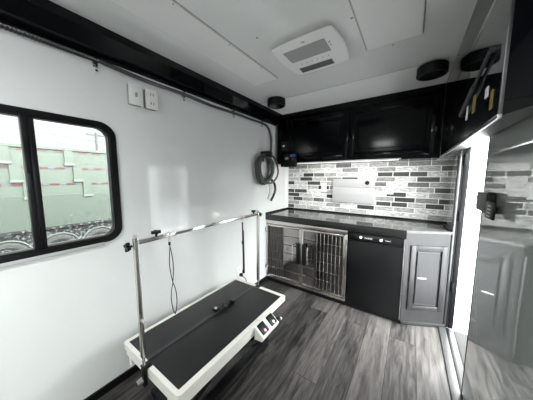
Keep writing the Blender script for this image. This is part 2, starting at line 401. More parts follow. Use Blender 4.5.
# paddle latch
la = MB().box((1.813, 1.420, 1.176), (1.8478, 1.605, 1.274), 0.008, 3).build('door_latch', 'bmatte', door)
MB().box((1.812, 1.315, 1.160), (1.824, 1.418, 1.238), 0.004).build('latch_paddle', 'bmatte', la)
for k in range(4): MB().box((1.8112, 1.340, 1.170 + k * 0.016), (1.8121, 1.385, 1.175 + k * 0.016)).build('latch_marking', 'device', la, False)
for z in (1.20, 1.245): MB().cyl((1.822, 1.603, z), (1.822, 1.625, z), 0.007).build('latch_bolt', 'bmatte', la)

# step and ground outside
tag(MB().box((1.91, 1.1, -0.10), (2.45, 2.42, -0.03), 0.01).box((2.0, 1.2, -0.8), (2.3, 1.3, -0.1)).box((2.0, 2.2, -0.8), (2.3, 2.3, -0.1)).build('entry_step', 'step'),
    'pale folding entry step outside the open side door', 'step')
struct(MB().box((-60, -60, -0.86), (1.0, 60, -0.80)).build('ground', 'snow', smooth=False))
struct(MB().box((1.0, -60, -0.86), (60, 60, -0.80)).build('ground', 'snow_bounce', smooth=False))  # ground half made brighter, added to bounce daylight onto camper and ceiling

# ------------------------------------------------------------------ overhead box above the door
ob = thing('overhead_locker', (1.75, 1.6, 1.525), 'glossy black overhead locker above the side door with hazard stickers', 'locker')
MB().extr([(1.712, 1.528), (1.712, 1.943), (1.838, 1.943), (1.838, 1.565)], 'y', 0.90, YF - 0.002).build('locker_body', 'bmatte', ob, False)
MB().box((1.7125, 0.896, 1.57), (1.836, 0.8995, 1.942)).build('end_panel', 'black', ob, False)
MB().box((1.707, 0.902, 1.535), (1.7118, 1.40, 1.940), 0.001).build('mirror_gloss_door', 'mirror_black', ob, False)
MB().box((1.707, 1.405, 1.535), (1.7118, YF - 0.004, 1.940), 0.001).build('side_panel', 'black', ob, False)
MB().box((1.703, 0.895, 1.520), (1.7125, YF - 0.004, 1.532), 0.001).build('bottom_edge', 'alu', ob)
MB().box((1.704, 0.895, 1.532), (1.7125, 0.905, 1.942), 0.001).build('corner_edge', 'dark_alu', ob)
MB().box((1.702, 0.906, 1.934), (1.7065, 1.40, 1.942), 0.001).build('top_edge', 'alu', ob)
st = MB().cyl((1.698, 1.47, 1.665), (1.698, 1.22, 1.72), 0.010, seg=12).cyl((1.698, 1.22, 1.72), (1.698, 1.02, 1.765), 0.006, seg=12).cyl((1.694, 1.47, 1.665), (1.712, 1.47, 1.665), 0.012, seg=12).cyl((1.694, 1.02, 1.765), (1.712, 1.02, 1.765), 0.010, seg=12)
st.build('gas_strut', 'strutm', ob)
def sticker(y0, y1, z0, z1, mt, nm='sticker'):
    s = MB().box((1.7052, y0, z0), (1.7068, y1, z1)).build(nm, mt, ob, False); return s
sticker(1.225, 1.265, 1.62, 1.69, 'yellow', 'yellow_sticker'); sticker(0.985, 1.005, 1.57, 1.63, 'yellow', 'yellow_sticker'); sticker(1.045, 1.075, 1.625, 1.66, 'whitelab', 'white_sticker'); sticker(1.365, 1.39, 1.62, 1.70, 'whitelab', 'white_sticker')

# ------------------------------------------------------------------ upper cabinets
uc = thing('wall_cabinet', (0.9, YF, 1.52), 'glossy black upper wall cabinets above the brick backsplash', 'cabinet')
MB().box((0.040, YF + 0.014, 1.523), (1.706, YB - 0.013, ZC - 0.001), 0.002).build('cabinet_body', 'cab', uc, False)
MB().box((0.116, YF - 0.004, 2.072), (1.7055, YF + 0.016, ZC - 0.001), 0.003).build('top_rail', 'cab', uc)
def panel_door(x0, x1, z0, z1, y, parent, mt):
    fr = MB(); s = 0.055
    fr.box((x0, y, z0), (x0 + s, y + 0.016, z1), 0.002).box((x1 - s, y, z0), (x1, y + 0.016, z1), 0.002)
    fr.box((x0 + s, y, z0), (x1 - s, y + 0.016, z0 + s), 0.002).box((x0 + s, y, z1 - s), (x1 - s, y + 0.016, z1), 0.002)
    d = fr.build('cabinet_door', mt, parent)
    MB().box((x0 + s - 0.001, y + 0.008, z0 + s - 0.001), (x1 - s + 0.001, y + 0.015, z1 - s + 0.001)).box((x0 + s + 0.03, y + 0.001, z0 + s + 0.03), (x1 - s - 0.03, y + 0.012, z1 - s - 0.03), 0.006, 1).build('door_panel', mt, d)
    return d
xs = [0.205, 0.935, 1.685]
for i in range(2): panel_door(xs[i] + 0.004, xs[i + 1] - 0.004, 1.555, 2.062, YF - 0.002, uc, M['cab'])
MB().box((0.042, YF + 0.000, 1.545), (0.20, YF + 0.0135, 2.062), 0.002).build('filler_panel', 'cab', uc)
MB().box((0.25, YF - 0.001, 1.524), (1.42, YF + 0.012, 1.536), 0.003).build('light_bar', 'alu', uc)
MB().box((0.28, YF + 0.020, 1.517), (1.40, YF + 0.040, 1.5225), 0.001).build('light_strip', 'lamp', uc, False)
# control unit on the cabinet front, far left
cu = thing('control_unit', (0.24, YF - 0.03, 1.50), 'small black control unit with a blue label on the left end of the upper cabinets', 'control unit')
b0 = MB().box((0.165, YF - 0.055, 1.480), (0.335, YF - 0.003, 1.64), 0.012, 3).build('unit_body', 'bmatte', cu)
MB().box((0.11, YF - 0.035, 1.485), (0.163, YF - 0.003, 1.545), 0.008, 2).build('side_connector', 'bmatte', cu)
MB().box((0.262, YF - 0.057, 1.602), (0.332, YF - 0.0545, 1.630)).build('blue_label', 'blue', cu, False)
MB().box((0.292, YF - 0.057, 1.562), (0.304, YF - 0.0545, 1.592)).build('red_switch', 'red', cu, False)
MB().box((0.19, YF - 0.057, 1.57), (0.235, YF - 0.0545, 1.60)).build('grille_plate', 'seam', cu, False)
sw = thing('wall_switch', (0.14, YF - 0.002, 1.73), 'small black switch plate with white mark above the control unit', 'switch')
MB().box((0.105, YF - 0.010, 1.69), (0.185, YF - 0.001, 1.80), 0.004).build('switch_plate', 'bmatte', sw)
MB().box((0.128, YF - 0.012, 1.740), (0.155, YF - 0.0095, 1.760)).build('white_mark', 'whitelab', sw, False)

# ------------------------------------------------------------------ worktop
YT = 2.165
poly = [(0.002, YT + 0.012), (1.508, YT + 0.012), (1.836, 2.345), (1.836, YB - 0.013), (0.002, YB - 0.013)]
wt = thing('worktop', (0.9, 2.4, 0.815), 'long grey worktop with black edge under the brick backsplash', 'worktop')
MB().prism(poly, 0.862, 0.885).build('laminate_top', 'laminate', wt, False)
MB().box((0.002, YT, 0.813), (1.508, YT + 0.0118, 0.887), 0.002).build('front_edge', 'edge', wt)
MB().box((0.001, YT, 0.8852), (0.018, YB - 0.013, 0.905), 0.003).box((0.018, YB - 0.030, 0.8852), (1.835, YB - 0.013, 0.905), 0.003).build('rim', 'edge', wt)
MB().tube([(1.80, 2.60, 0.893), (1.822, 2.52, 0.905), (1.828, 2.44, 0.895), (1.826, 2.37, 0.893)], 0.009).build('rim_end', 'edge', wt)

# ------------------------------------------------------------------ kennel cage
def bar(mb, p0, p1, r=0.003, seg=6): mb.cyl(p0, p1, r, seg=seg)
CY = 2.183
cg = thing('kennel_cage', (0.51, CY, 0), 'stainless steel two-door kennel cage built in under the worktop', 'kennel')
hs = MB(); hs.box((0.004, CY + 0.012, 0.045), (0.012, 2.70, 0.810)).box((1.004, CY + 0.012, 0.045), (1.012, 2.70, 0.810)).box((0.012, 2.69, 0.045), (1.004, 2.70, 0.81)).box((0.012, CY + 0.012, 0.045), (1.004, 2.69, 0.055)).box((0.012, CY + 0.012, 0.80), (1.004, 2.69, 0.81))
hs.box((0.497, CY + 0.012, 0.055), (0.505, 2.69, 0.80))
hs.build('cage_shell', 'cage_in', cg, False)
MB().box((0.004, CY + 0.01, 0.0), (1.015, CY + 0.03, 0.044)).build('toe_kick', 'bmatte', cg, False)
ff = MB(); ff.box((0.002, CY - 0.004, 0.770), (1.014, CY + 0.012, 0.812), 0.002).box((0.002, CY - 0.004, 0.045), (1.014, CY + 0.012, 0.072), 0.002)
ff.box((0.002, CY - 0.004, 0.072), (0.018, CY + 0.012, 0.770), 0.002).box((0.992, CY - 0.004, 0.072), (1.014, CY + 0.012, 0.770), 0.002).box((0.496, CY - 0.004, 0.072), (0.514, CY + 0.012, 0.770), 0.002)
ff.build('front_frame', 'steel', cg)
def cage_door(x0, x1, handle_side, vbars, hx):
    z0, z1 = 0.080, 0.762; y = CY - 0.014; t = 0.022
    d = MB(); d.box((x0, y, z0), (x0 + t, y + 0.014, z1), 0.003).box((x1 - t, y, z0), (x1, y + 0.014, z1), 0.003)
    d.box((x0 + t, y, z0), (x1 - t, y + 0.014, z0 + t), 0.003).box((x0 + t, y, z1 - t), (x1 - t, y + 0.014, z1), 0.003)
    d = d.build('cage_door', 'steel', cg)
    for k in range(1, 6):
        z = z0 + t + (z1 - z0 - 2 * t) * k / 6
        r = MB(); bar(r, (x0 + t - 0.004, y + 0.006, z), (x1 - t + 0.004, y + 0.006, z), 0.0038); r.build('cross_rod', 'steel', d)
    for x in vbars:
        r = MB(); bar(r, (x, y + 0.011, z0 + t - 0.004), (x, y + 0.011, z1 - t + 0.004), 0.0036); r.build('cage_bar', 'steel', d)
    lx0, lx1 = handle_side
    MB().box((lx0, y - 0.016, 0.335), (lx1, y, 0.585), 0.006).build('latch_plate', 'bmatte', d)
    MB().tube([(hx, y, 0.355), (hx, y - 0.035, 0.36), (hx, y - 0.042, 0.38), (hx, y - 0.042, 0.54), (hx, y - 0.035, 0.56), (hx, y, 0.565)], 0.006, 8).build('pull_handle', 'steel', d)
    for z in (0.17, 0.66):
        hxx = x0 - 0.008 if hx > (x0 + x1) / 2 else x1 + 0.0
        MB().cyl((hxx + 0.004, y - 0.004, z), (hxx + 0.004, y - 0.004, z + 0.05), 0.006, seg=8).build('hinge', 'steel', d)
MB().box((0.262, CY + 0.002, 0.075), (0.492, CY + 0.0035, 0.766)).build('cage_sheet', 'sheet', cg, False)
MB().box((0.518, CY + 0.002, 0.075), (0.668, CY + 0.0035, 0.766)).build('cage_sheet', 'sheet', cg, False)
cage_door(0.014, 0.500, (0.448, 0.490), [0.085, 0.117, 0.149, 0.181, 0.213, 0.245], 0.415)
cage_door(0.510, 0.996, (0.520, 0.566), [0.69 + k * 0.042 for k in range(7)], 0.600)

# ------------------------------------------------------------------ mini fridge
fr = thing('mini_fridge', (1.26, 2.17, 0), 'black compact fridge under the worktop beside the kennel cage', 'fridge')
MB().box((1.024, 2.195, 0.022), (1.498, 2.70, 0.808), 0.004).build('fridge_body', 'bmatte', fr)
MB().box((1.026, 2.166, 0.048), (1.492, 2.193, 0.725), 0.005).build('fridge_door', 'fridge', fr)
cp = MB().box((1.026, 2.172, 0.728), (1.492, 2.193, 0.806), 0.003).build('control_panel', 'bmatte', fr)
MB().box((1.070, 2.164, 0.742), (1.400, 2.171, 0.792), 0.003).build('handle_recess', 'edge', cp)
for x in (1.14, 1.315):
    MB().cyl((x, 2.164, 0.768), (x, 2.158, 0.768), 0.013).build('indicator_light', 'whitelab', cp)
for k in range(5): MB().box((1.175 + k * 0.014, 2.1628, 0.760), (1.183 + k * 0.014, 2.1638, 0.775)).build('panel_marking', 'device', cp, False)
for k in range(4): MB().box((1.35 + k * 0.011, 2.1628, 0.764), (1.357 + k * 0.011, 2.1638, 0.772)).build('panel_marking', 'device', cp, False)
MB().box((1.4925, 2.160, 0.048), (1.500, 2.194, 0.806), 0.002).build('side_trim', 'alu', fr)
for x in (1.07, 1.45): MB().cyl((x, 2.23, 0), (x, 2.23, 0.022), 0.015).build('foot', 'bmatte', fr)
MB().box((1.026, 2.18, 0.012), (1.492, 2.195, 0.045)).build('toe_grille', 'bmatte', fr, False)

# ------------------------------------------------------------------ corner base cabinet with diagonal front
A = Vector((1.505, 2.19)); B = Vector((1.836, 2.355)); T = (B - A).normalized(); Nn = Vector((T.y, -T.x)); LF = (B - A).length
bc = thing('base_cabinet', (1.67, 2.3, 0), 'grey stained corner base cabinet with a slanted front next to the doorway', 'cabinet')
MB().prism([A[:], B[:], (1.836, YB - 0.013), (1.505, YB - 0.013)], 0.0, 0.8615).build('cabinet_body', 'stain', bc, False)
mtx = Matrix(((T.x, -Nn.x, 0, A.x), (T.y, -Nn.y, 0, A.y), (0, 0, 1, 0), (0, 0, 0, 1)))  # local u along face, v inward
z0, z1, u0, u1, s = 0.155, 0.750, 0.045, LF - 0.035, 0.040
d = MB(); d.box((u0, -0.014, z0), (u0 + s, 0, z1), 0.002).box((u1 - s, -0.014, z0), (u1, 0, z1), 0.002).box((u0 + s, -0.014, z0), (u1 - s, 0, z0 + s), 0.002).box((u0 + s, -0.014, z1 - s), (u1 - s, 0, z1), 0.002)
dd = d.build('cabinet_door', 'stain', bc, mtx=mtx)
MB().box((u0 + s + 0.012, -0.010, z0 + s + 0.012), (u1 - s - 0.012, -0.0005, z1 - s - 0.012), 0.006, 1).build('door_panel', 'stain', dd, mtx=mtx)
MB().box((u0 + s + 0.025, -0.020, 0.452), (u0 + s + 0.095, -0.0095, 0.462), 0.003).build('door_handle', 'grille', dd, mtx=mtx)
MB().box((0.0, -0.012, 0.0), (LF, 0.0, 0.035), 0.002).build('plinth', 'stain', bc, mtx=mtx)

# ------------------------------------------------------------------ things on the backsplash
yb = YB - 0.0125
fd = thing('fold_up_shelf', (0.92, yb, 1.03), 'flat white folded panel unit with round black knob mounted on the brick backsplash', 'wall unit')
MB().box((0.676, yb - 0.030, 1.232), (1.165, yb, 1.331), 0.004).box((0.676, yb - 0.028, 1.034), (1.165, yb, 1.222), 0.004).build('panel', 'device', fd)
MB().box((0.68, yb - 0.024, 1.220), (1.16, yb - 0.002, 1.234)).build('groove', 'seam', fd, False)
MB().box((0.70, yb - 0.0295, 1.128), (1.13, yb - 0.0275, 1.132)).build('crease', 'seam', fd, False)
MB().cyl((1.085, yb - 0.0295, 1.285), (1.085, yb - 0.040, 1.285), 0.024, bev=0.003).build('knob', 'edge', fd)
MB().box((1.06, yb - 0.0295, 1.148), (1.075, yb - 0.0275, 1.158)).box((1.09, yb - 0.0295, 1.148), (1.105, yb - 0.0275, 1.158)).build('small_mark', 'seam', fd, False)

def outlet(loc, rotz, label, kind='duplex', w=0.075, h=0.12, group=None, th=0.0):
    o = thing('wall_outlet' if kind != 'switch' else 'light_switch', loc, label, 'outlet' if kind != 'switch' else 'switch', group)
    R = Matrix.Translation(loc) @ Matrix.Rotation(rotz, 4, 'Z')
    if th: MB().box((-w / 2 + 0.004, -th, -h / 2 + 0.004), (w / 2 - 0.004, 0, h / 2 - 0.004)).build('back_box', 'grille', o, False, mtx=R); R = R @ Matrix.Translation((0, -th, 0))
    MB().box((-w / 2, -0.007, -h / 2), (w / 2, 0, h / 2), 0.003).build('cover_plate', 'plastic_white', o, mtx=R)
    if kind == 'duplex':
        for s in (-1, 1):
            f = MB().box((-0.018, -0.010, s * 0.028 - 0.018), (0.018, -0.0065, s * 0.028 + 0.018), 0.004).build('socket', 'plastic_white', o, mtx=R)
            MB().box((-0.010, -0.0108, s * 0.028 - 0.006), (-0.006, -0.0098, s * 0.028 + 0.008)).box((0.006, -0.0108, s * 0.028 - 0.006), (0.010, -0.0098, s * 0.028 + 0.008)).build('slot', 'bmatte', f, False, mtx=R)
    else:
        MB().box((-0.006, -0.018, -0.012), (0.006, -0.006, 0.012), 0.002).build('toggle', 'seam', o, mtx=R)
    return o
outlet((0.551, yb, 1.218), 0, 'white wall outlet on the brick backsplash left of the folded panel unit')
outlet((1.318, yb, 1.218), 0, 'white wall outlet on the brick backsplash right of the folded panel unit')
# rotz so that local -y points to +x : rotate +90deg
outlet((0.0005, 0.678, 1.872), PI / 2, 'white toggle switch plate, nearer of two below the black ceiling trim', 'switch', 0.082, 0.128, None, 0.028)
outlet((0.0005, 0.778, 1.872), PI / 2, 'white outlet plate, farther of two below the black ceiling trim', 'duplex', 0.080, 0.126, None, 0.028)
lo = outlet((0.0005, 1.66, 0.31), PI / 2, 'white low wall outlet behind the far end of the grooming table', 'duplex')
cd = thing('plugged_cable', (0.012, 1.66, 0.26), 'black plug and cord in the low wall outlet', 'cord')
MB().box((0.0115, 1.645, 0.265), (0.045, 1.675, 0.298), 0.006).build('plug', 'bmatte', cd)
MB().tube([(0.04, 1.66, 0.27), (0.06, 1.68, 0.25), (0.05, 1.72, 0.20), (0.03, 1.74, 0.12), (0.03, 1.72, 0.05), (0.04, 1.70, 0.006)], 0.004).build('cable', 'cord', cd)

# ------------------------------------------------------------------ ceiling air unit
ac = thing('ceiling_air_vent', (0.9, 1.42, ZC), 'white rounded air conditioner vent unit on the ceiling', 'ceiling vent')
def bulge(x0, x1, y0, y1, b, n=8, r=0.03):
    pts = []
    c = [((x0, y0), (x1, y0), (0, -0.5)), ((x1, y0), (x1, y1), (1, 0)), ((x1, y1), (x0, y1), (0, 1)), ((x0, y1), (x0, y0), (-1, 0))]
    for p, q, nn in c:
        for k in range(0, n):
            t = k / n; f = math.sin(PI * t) * b
            pts.append((p[0] + (q[0] - p[0]) * t + nn[0] * f, p[1] + (q[1] - p[1]) * t + nn[1] * f))
    return pts
ma = MB()
def vring(pts, z): return [ma.bm.verts.new((x, y, z)) for x, y in pts]
lv = vring(bulge(0.774, 1.122, 1.146, 1.484, 0.020), 2.106); mv = vring(bulge(0.766, 1.130, 1.136, 1.493, 0.022), 2.110); nv = vring(bulge(0.766, 1.130, 1.136, 1.493, 0.022), 2.118)
hv = vring(bulge(0.790, 1.106, 1.165, 1.470, 0.015), 2.120); tv = vring(bulge(0.790, 1.106, 1.165, 1.470, 0.015), ZC - 0.0005)
ma.bm.faces.new(lv[::-1]); ma.bm.faces.new(tv)
for a_, b_ in ((lv, mv), (mv, nv), (nv, hv), (hv, tv)):
    for i in range(len(a_)): ma.bm.faces.new((a_[i], a_[(i + 1) % len(a_)], b_[(i + 1) % len(a_)], b_[i]))
bmesh.ops.recalc_face_normals(ma.bm, faces=ma.bm.faces)
ma.build('vent_housing', 'ceilb', ac)
MB().box((0.812, 1.190, 2.1035), (1.070, 1.318, 2.1065), 0.001).build('intake_grille', 'grille', ac, False)
vn = MB().box((0.818, 1.408, 2.1035), (1.045, 1.472, 2.1065)).build('outlet_grille', 'grille', ac, False)
for k in range(5): MB().box((0.820, 1.411 + k * 0.0125, 2.100), (1.043, 1.415 + k * 0.0125, 2.1035)).build('louvre', 'darkgrille', vn, False)
for k in range(6): MB().cyl((0.86 + k * 0.036, 1.362, 2.1065), (0.86 + k * 0.036, 1.362, 2.103), 0.0035, seg=10).build('button', 'grille', ac)
MB().box((0.950, 1.152, 2.104), (0.970, 1.160, 2.1065)).build('small_badge', 'grille', ac, False)
for y in (1.235, 1.265): MB().cyl((1.085, y, 2.1065), (1.085, y, 2.103), 0.005, seg=10).build('indicator', 'grille', ac)

# ------------------------------------------------------------------ ceiling speakers
def speaker(x, y, label):
    s = thing('ceiling_speaker', (x, y, ZC), label, 'speaker', 'ceiling speakers')
    zt = ZC - 0.005 if y > y_s else ZC
    MB().cyl((x, y, ZC - 0.070), (x, y, zt), 0.092, seg=40, bev=0.008).build('speaker_housing', 'bmatte', s)
    MB().cyl((x, y, ZC - 0.075), (x, y, ZC - 0.068), 0.070, 0.078, seg=32).build('speaker_grille', 'darkgrille', s).data.materials[0] = M['edge']
    MB().cyl((x, y, ZC - 0.034), (x, y, ZC - 0.030), 0.0925, seg=40).build('groove_ring', 'frame', s)
    return s
speaker(1.585, 1.975, 'round black ceiling speaker near the right wall by the upper cabinet')
speaker(0.325, 1.90, 'round black ceiling speaker near the left wall beside the black trim')

# ------------------------------------------------------------------ hose and conduit
cv = tag(MB().tube([(0.018, y, 2.000 + 0.004 * math.sin(y * 3)) for y in [i * 0.05 for i in range(-20, 11)]], 0.0135, 12, rib=0.22, ribn=0.006).build('corrugated_conduit', 'conduit'),
         'dark corrugated conduit along the top of the left wall at the window end', 'conduit')
hp = []
ks = [(0.02, 0.49, 2.004), (0.020, 0.60, 1.995), (0.022, 0.80, 1.985), (0.020, 1.04, 1.990), (0.022, 1.30, 1.978), (0.020, 1.60, 1.985), (0.022, 1.85, 1.984), (0.020, 2.06, 1.985), (0.022, 2.17, 1.97), (0.026, 2.235, 1.90), (0.028, 2.255, 1.80), (0.028, 2.255, 1.64)]
def catmull(P, n=8):
    P = [Vector(p) for p in P]; Q = []
    for i in range(len(P) - 1):
        p0 = P[max(i - 1, 0)]; p1 = P[i]; p2 = P[i + 1]; p3 = P[min(i + 2, len(P) - 1)]
        for k in range(n):
            t = k / n
            Q.append(0.5 * ((2 * p1) + (p2 - p0) * t + (2 * p0 - 5 * p1 + 4 * p2 - p3) * t * t + (3 * p1 - p0 - 3 * p2 + p3) * t ** 3))
    Q.append(P[-1]); return Q
tag(MB().tube(catmull(ks), 0.0125, 12).build('wall_hose', 'hose'), 'smooth grey hose clipped along the top of the left wall', 'hose')
for i, (y, lb) in enumerate(((0.485, 'hose clip nearest the window where corrugated conduit meets smooth hose'), (1.04, 'hose clip beyond the switch plates on the left wall'), (1.60, 'third hose clip along the left wall, midway to the corner'), (2.085, 'hose clip just before the hose bends down'))):
    c = thing('hose_clip', (0.0, y, 1.99), 'silver ' + lb, 'clip', 'hose clips along the left wall')
    MB().tube([(0.004 + 0.018 * (1 - math.cos(a)), y, 1.99 + 0.0175 * math.sin(a)) for a in [PI * (k / 8) * 1.0 - PI / 2 + 0 for k in range(9)]], 0.0075, 6).box((0.0002, y - 0.011, 1.967), (0.004, y + 0.011, 2.013), 0.001).build('clip_band', 'chrome', c)
    MB().cyl((0.002, y + 0.004, 1.955), (0.012, y + 0.004, 1.948), 0.005, seg=8).build('screw', 'bmatte', c)
# coil
hc = thing('hose_coil', (0.03, 2.17, 1.45), 'coiled grey hose hanging on the left wall near the back corner', 'hose')
cy_, cz_ = 2.075, 1.455
pts = []
turns = 7
for i in range(turns * 28 + 1):
    a = 2 * PI * i / 28; k = i / (turns * 28)
    ry = 0.215 - 0.085 * abs(math.sin(k * 7)) ; rz = 0.190 - 0.055 * abs(math.cos(k * 9))
    pts.append((0.020 + 0.085 * k + 0.006 * math.sin(a * 1.3), cy_ + ry * math.sin(a) + 0.022 * math.sin(k * 23), cz_ + rz * math.cos(a) + 0.012 * math.cos(k * 17)))
MB().tube(pts, 0.0125, 10).build('coiled_hose', 'hose', hc)
MB().tube(catmull([(0.06, 2.20, 1.33), (0.07, 2.27, 1.27), (0.07, 2.29, 1.19), (0.07, 2.25, 1.12), (0.07, 2.19, 1.06)]), 0.016, 10).build('black_nozzle', 'edge', hc)
MB().tube(catmull([(0.05, 2.16, 1.32), (0.055, 2.18, 1.2), (0.055, 2.14, 1.08)]), 0.004, 6).build('thin_cord', 'wire', hc)
MB().box((0.0, 2.06, 1.585), (0.125, 2.15, 1.66), 0.012, 2).box((0.0, 2.09, 1.54), (0.012, 2.13, 1.62), 0.003).build('hose_hook', 'bmatte', hc)

# ------------------------------------------------------------------ grooming table
TX0, TX1, TY0, TY1, TZ = 0.190, 0.735, 0.448, 1.405, 0.400
tb = thing('grooming_table', (0.47, 0.93, 0), 'low white electric grooming table with black rubber mat by the left wall', 'table')
o1 = rrect(TX0, TX1, TY0, TY1, 0.022); i1 = rrect(TX0 + 0.022, TX1 - 0.030, TY0 + 0.022, TY1 - 0.030, 0.004)
rim = MB().ring(o1, i1, 'z', TZ - 0.033, TZ)
rim.build('table_rim', 'table_white', tb)
MB().ring(rrect(TX0 + 0.006, TX1 - 0.003, TY0 + 0.006, 1.200, 0.02), rrect(TX0 + 0.03, TX1 - 0.03, TY0 + 0.03, 1.176, 0.01), 'z', TZ - 0.070, TZ - 0.034).build('table_apron', 'table_white', tb)
MB().box((TX0 + 0.0225, TY0 + 0.0225, TZ - 0.020), (TX1 - 0.0305, TY1 - 0.0305, TZ - 0.002), 0.001).build('rubber_mat', 'rubber', tb)
ub = MB(); ub.box((TX0 + 0.05, TY0 + 0.06, 0.285), (TX1 - 0.05, TY0 + 0.09, 0.331), 0.003).box((TX0 + 0.05, 1.12, 0.285), (TX1 - 0.05, 1.15, 0.329), 0.003)
ub.box((TX0 + 0.05, TY0 + 0.09, 0.285), (TX0 + 0.085, 1.12, 0.329), 0.003).box((TX1 - 0.085, TY0 + 0.09, 0.285), (TX1 - 0.05, 1.12, 0.329), 0.003)
ub.build('under_frame', 'table_white', tb)
for y in (TY0 + 0.006, 1.175):
    for x in (TX0 + 0.05, TX1 - 0.10):
        MB().extr([(x, 0.331), (x + 0.035, 0.331), (x + 0.028, 0.285), (x + 0.007, 0.285)], 'y', y, y + 0.02).build('corner_bracket', 'table_white', tb, False)
bs = MB(); bs.box((TX0 + 0.07, TY0 + 0.10, 0), (TX0 + 0.12, TY1 - 0.10, 0.045), 0.004).box((TX1 - 0.15, TY0 + 0.10, 0), (TX1 - 0.10, TY1 - 0.10, 0.045), 0.004).box((TX0 + 0.12, TY0 + 0.10, 0), (TX1 - 0.15, TY0 + 0.15, 0.045), 0.004).box((TX0 + 0.12, TY1 - 0.15, 0), (TX1 - 0.15, TY1 - 0.10, 0.045), 0.004)
bs.build('base_frame', 'bmatte', tb)
for x in (TX0 + 0.125, TX1 - 0.175):
    for s_ in (0, 1):
        ya, yb_ = (TY0 + 0.14, TY1 - 0.14) if s_ == 0 else (TY1 - 0.14, TY0 + 0.14)
        MB().cyl((x + 0.02 * s_, ya, 0.047), (x + 0.02 * s_, yb_, 0.283), 0.014, seg=8).build('lift_arm', 'bmatte', tb)
MB().box((0.40, 0.80, 0.047), (0.52, 1.05, 0.20), 0.01).build('motor_housing', 'bmatte', tb)

# grooming arm (over-the-table bar held by two posts)
ga = thing('grooming_stand', (0.46, 0.92, TZ), 'stainless grooming arm with two posts clamped over the black-topped table', 'grooming arm')
PX = 0.463; ZB = 1.045
yn, yf = TY0 - 0.011, 1.392
def post(y, s, nm):
    p = MB().box((PX - 0.010, y - 0.010, 0.46), (PX + 0.010, y + 0.010, ZB + 0.022), 0.003).box((PX - 0.006, y - 0.006, 0.401 if s < 0 else 0.30), (PX + 0.006, y + 0.006, 0.462), 0.002).build('post', 'steel', ga)
    MB().cyl((PX, y, ZB + 0.024), (PX, y, ZB + 0.034), 0.010, seg=12).build('post_cap', 'alu', p)
    c = MB().box((PX - 0.022, y - 0.009, 0.4005), (PX + 0.022, y + s * 0.030, 0.408), 0.002) if s > 0 else MB().box((PX - 0.022, y - 0.018, 0.4005), (PX + 0.022, y + 0.012, 0.408), 0.002)
    if s > 0: c.box((PX - 0.012, y - 0.012, 0.305), (PX + 0.012, y + 0.0095, 0.402), 0.003)
    cl = c.build('clamp', 'bmatte', ga)
    if s > 0: MB().cyl((PX, y - 0.012, 0.34), (PX, y - 0.038, 0.34), 0.015, 0.012, seg=10).build('clamp_knob', 'chrome', cl)
    return p
p1 = post(yn, 1, 'n'); p2 = post(yf, -1, 'f')
MB().box((PX - 0.010, yn + 0.0105, ZB - 0.010), (PX + 0.010, 0.64, ZB + 0.010), 0.003).build('bar_sleeve', 'steel', ga)
MB().box((PX - 0.0075, 0.638, ZB - 0.0075), (PX + 0.0075, 0.905, ZB + 0.0075), 0.003).build('bar_inner', 'chrome', ga)
MB().box((PX - 0.010, 0.903, ZB - 0.010), (PX + 0.010, yf - 0.0105, ZB + 0.010), 0.003).build('bar_sleeve', 'steel', ga)
def star(c, ax, r=0.022):
    m = MB(); c = Vector(c); ax = Vector(ax)
    m.cyl(c, c + ax * 0.016, r * 0.72, seg=12, bev=0.003)
    s1 = ax.orthogonal().normalized(); s2 = ax.cross(s1)
    for k in range(4):
        a = k * PI / 2 + 0.5; p = c + (s1 * math.cos(a) + s2 * math.sin(a)) * r * 0.8
        m.cyl(p, p + ax * 0.016, r * 0.42, seg=8, bev=0.002)
    m.cyl(c - ax * 0.012, c, 0.006, seg=8); return m
star((PX + 0.0, yn - 0.027, ZB - 0.012), (0, -1, 0), 0.019).build('star_knob', 'bmatte', ga)
star((PX, 0.535, ZB + 0.022), (0, 0, 1), 0.019).build('star_knob', 'bmatte', ga)
star((PX, yf - 0.06, ZB + 0.022), (0, 0, 1), 0.016).build('star_knob', 'bmatte', ga)
star((PX, yf + 0.026, ZB - 0.01), (0, 1, 0), 0.015).build('star_knob', 'bmatte', ga)
MB().box((PX - 0.002, yn - 0.008, 0.66), (PX + 0.045, yn + 0.002, 0.668)).build('post_pin', 'alu', ga).name = 'post_pin'

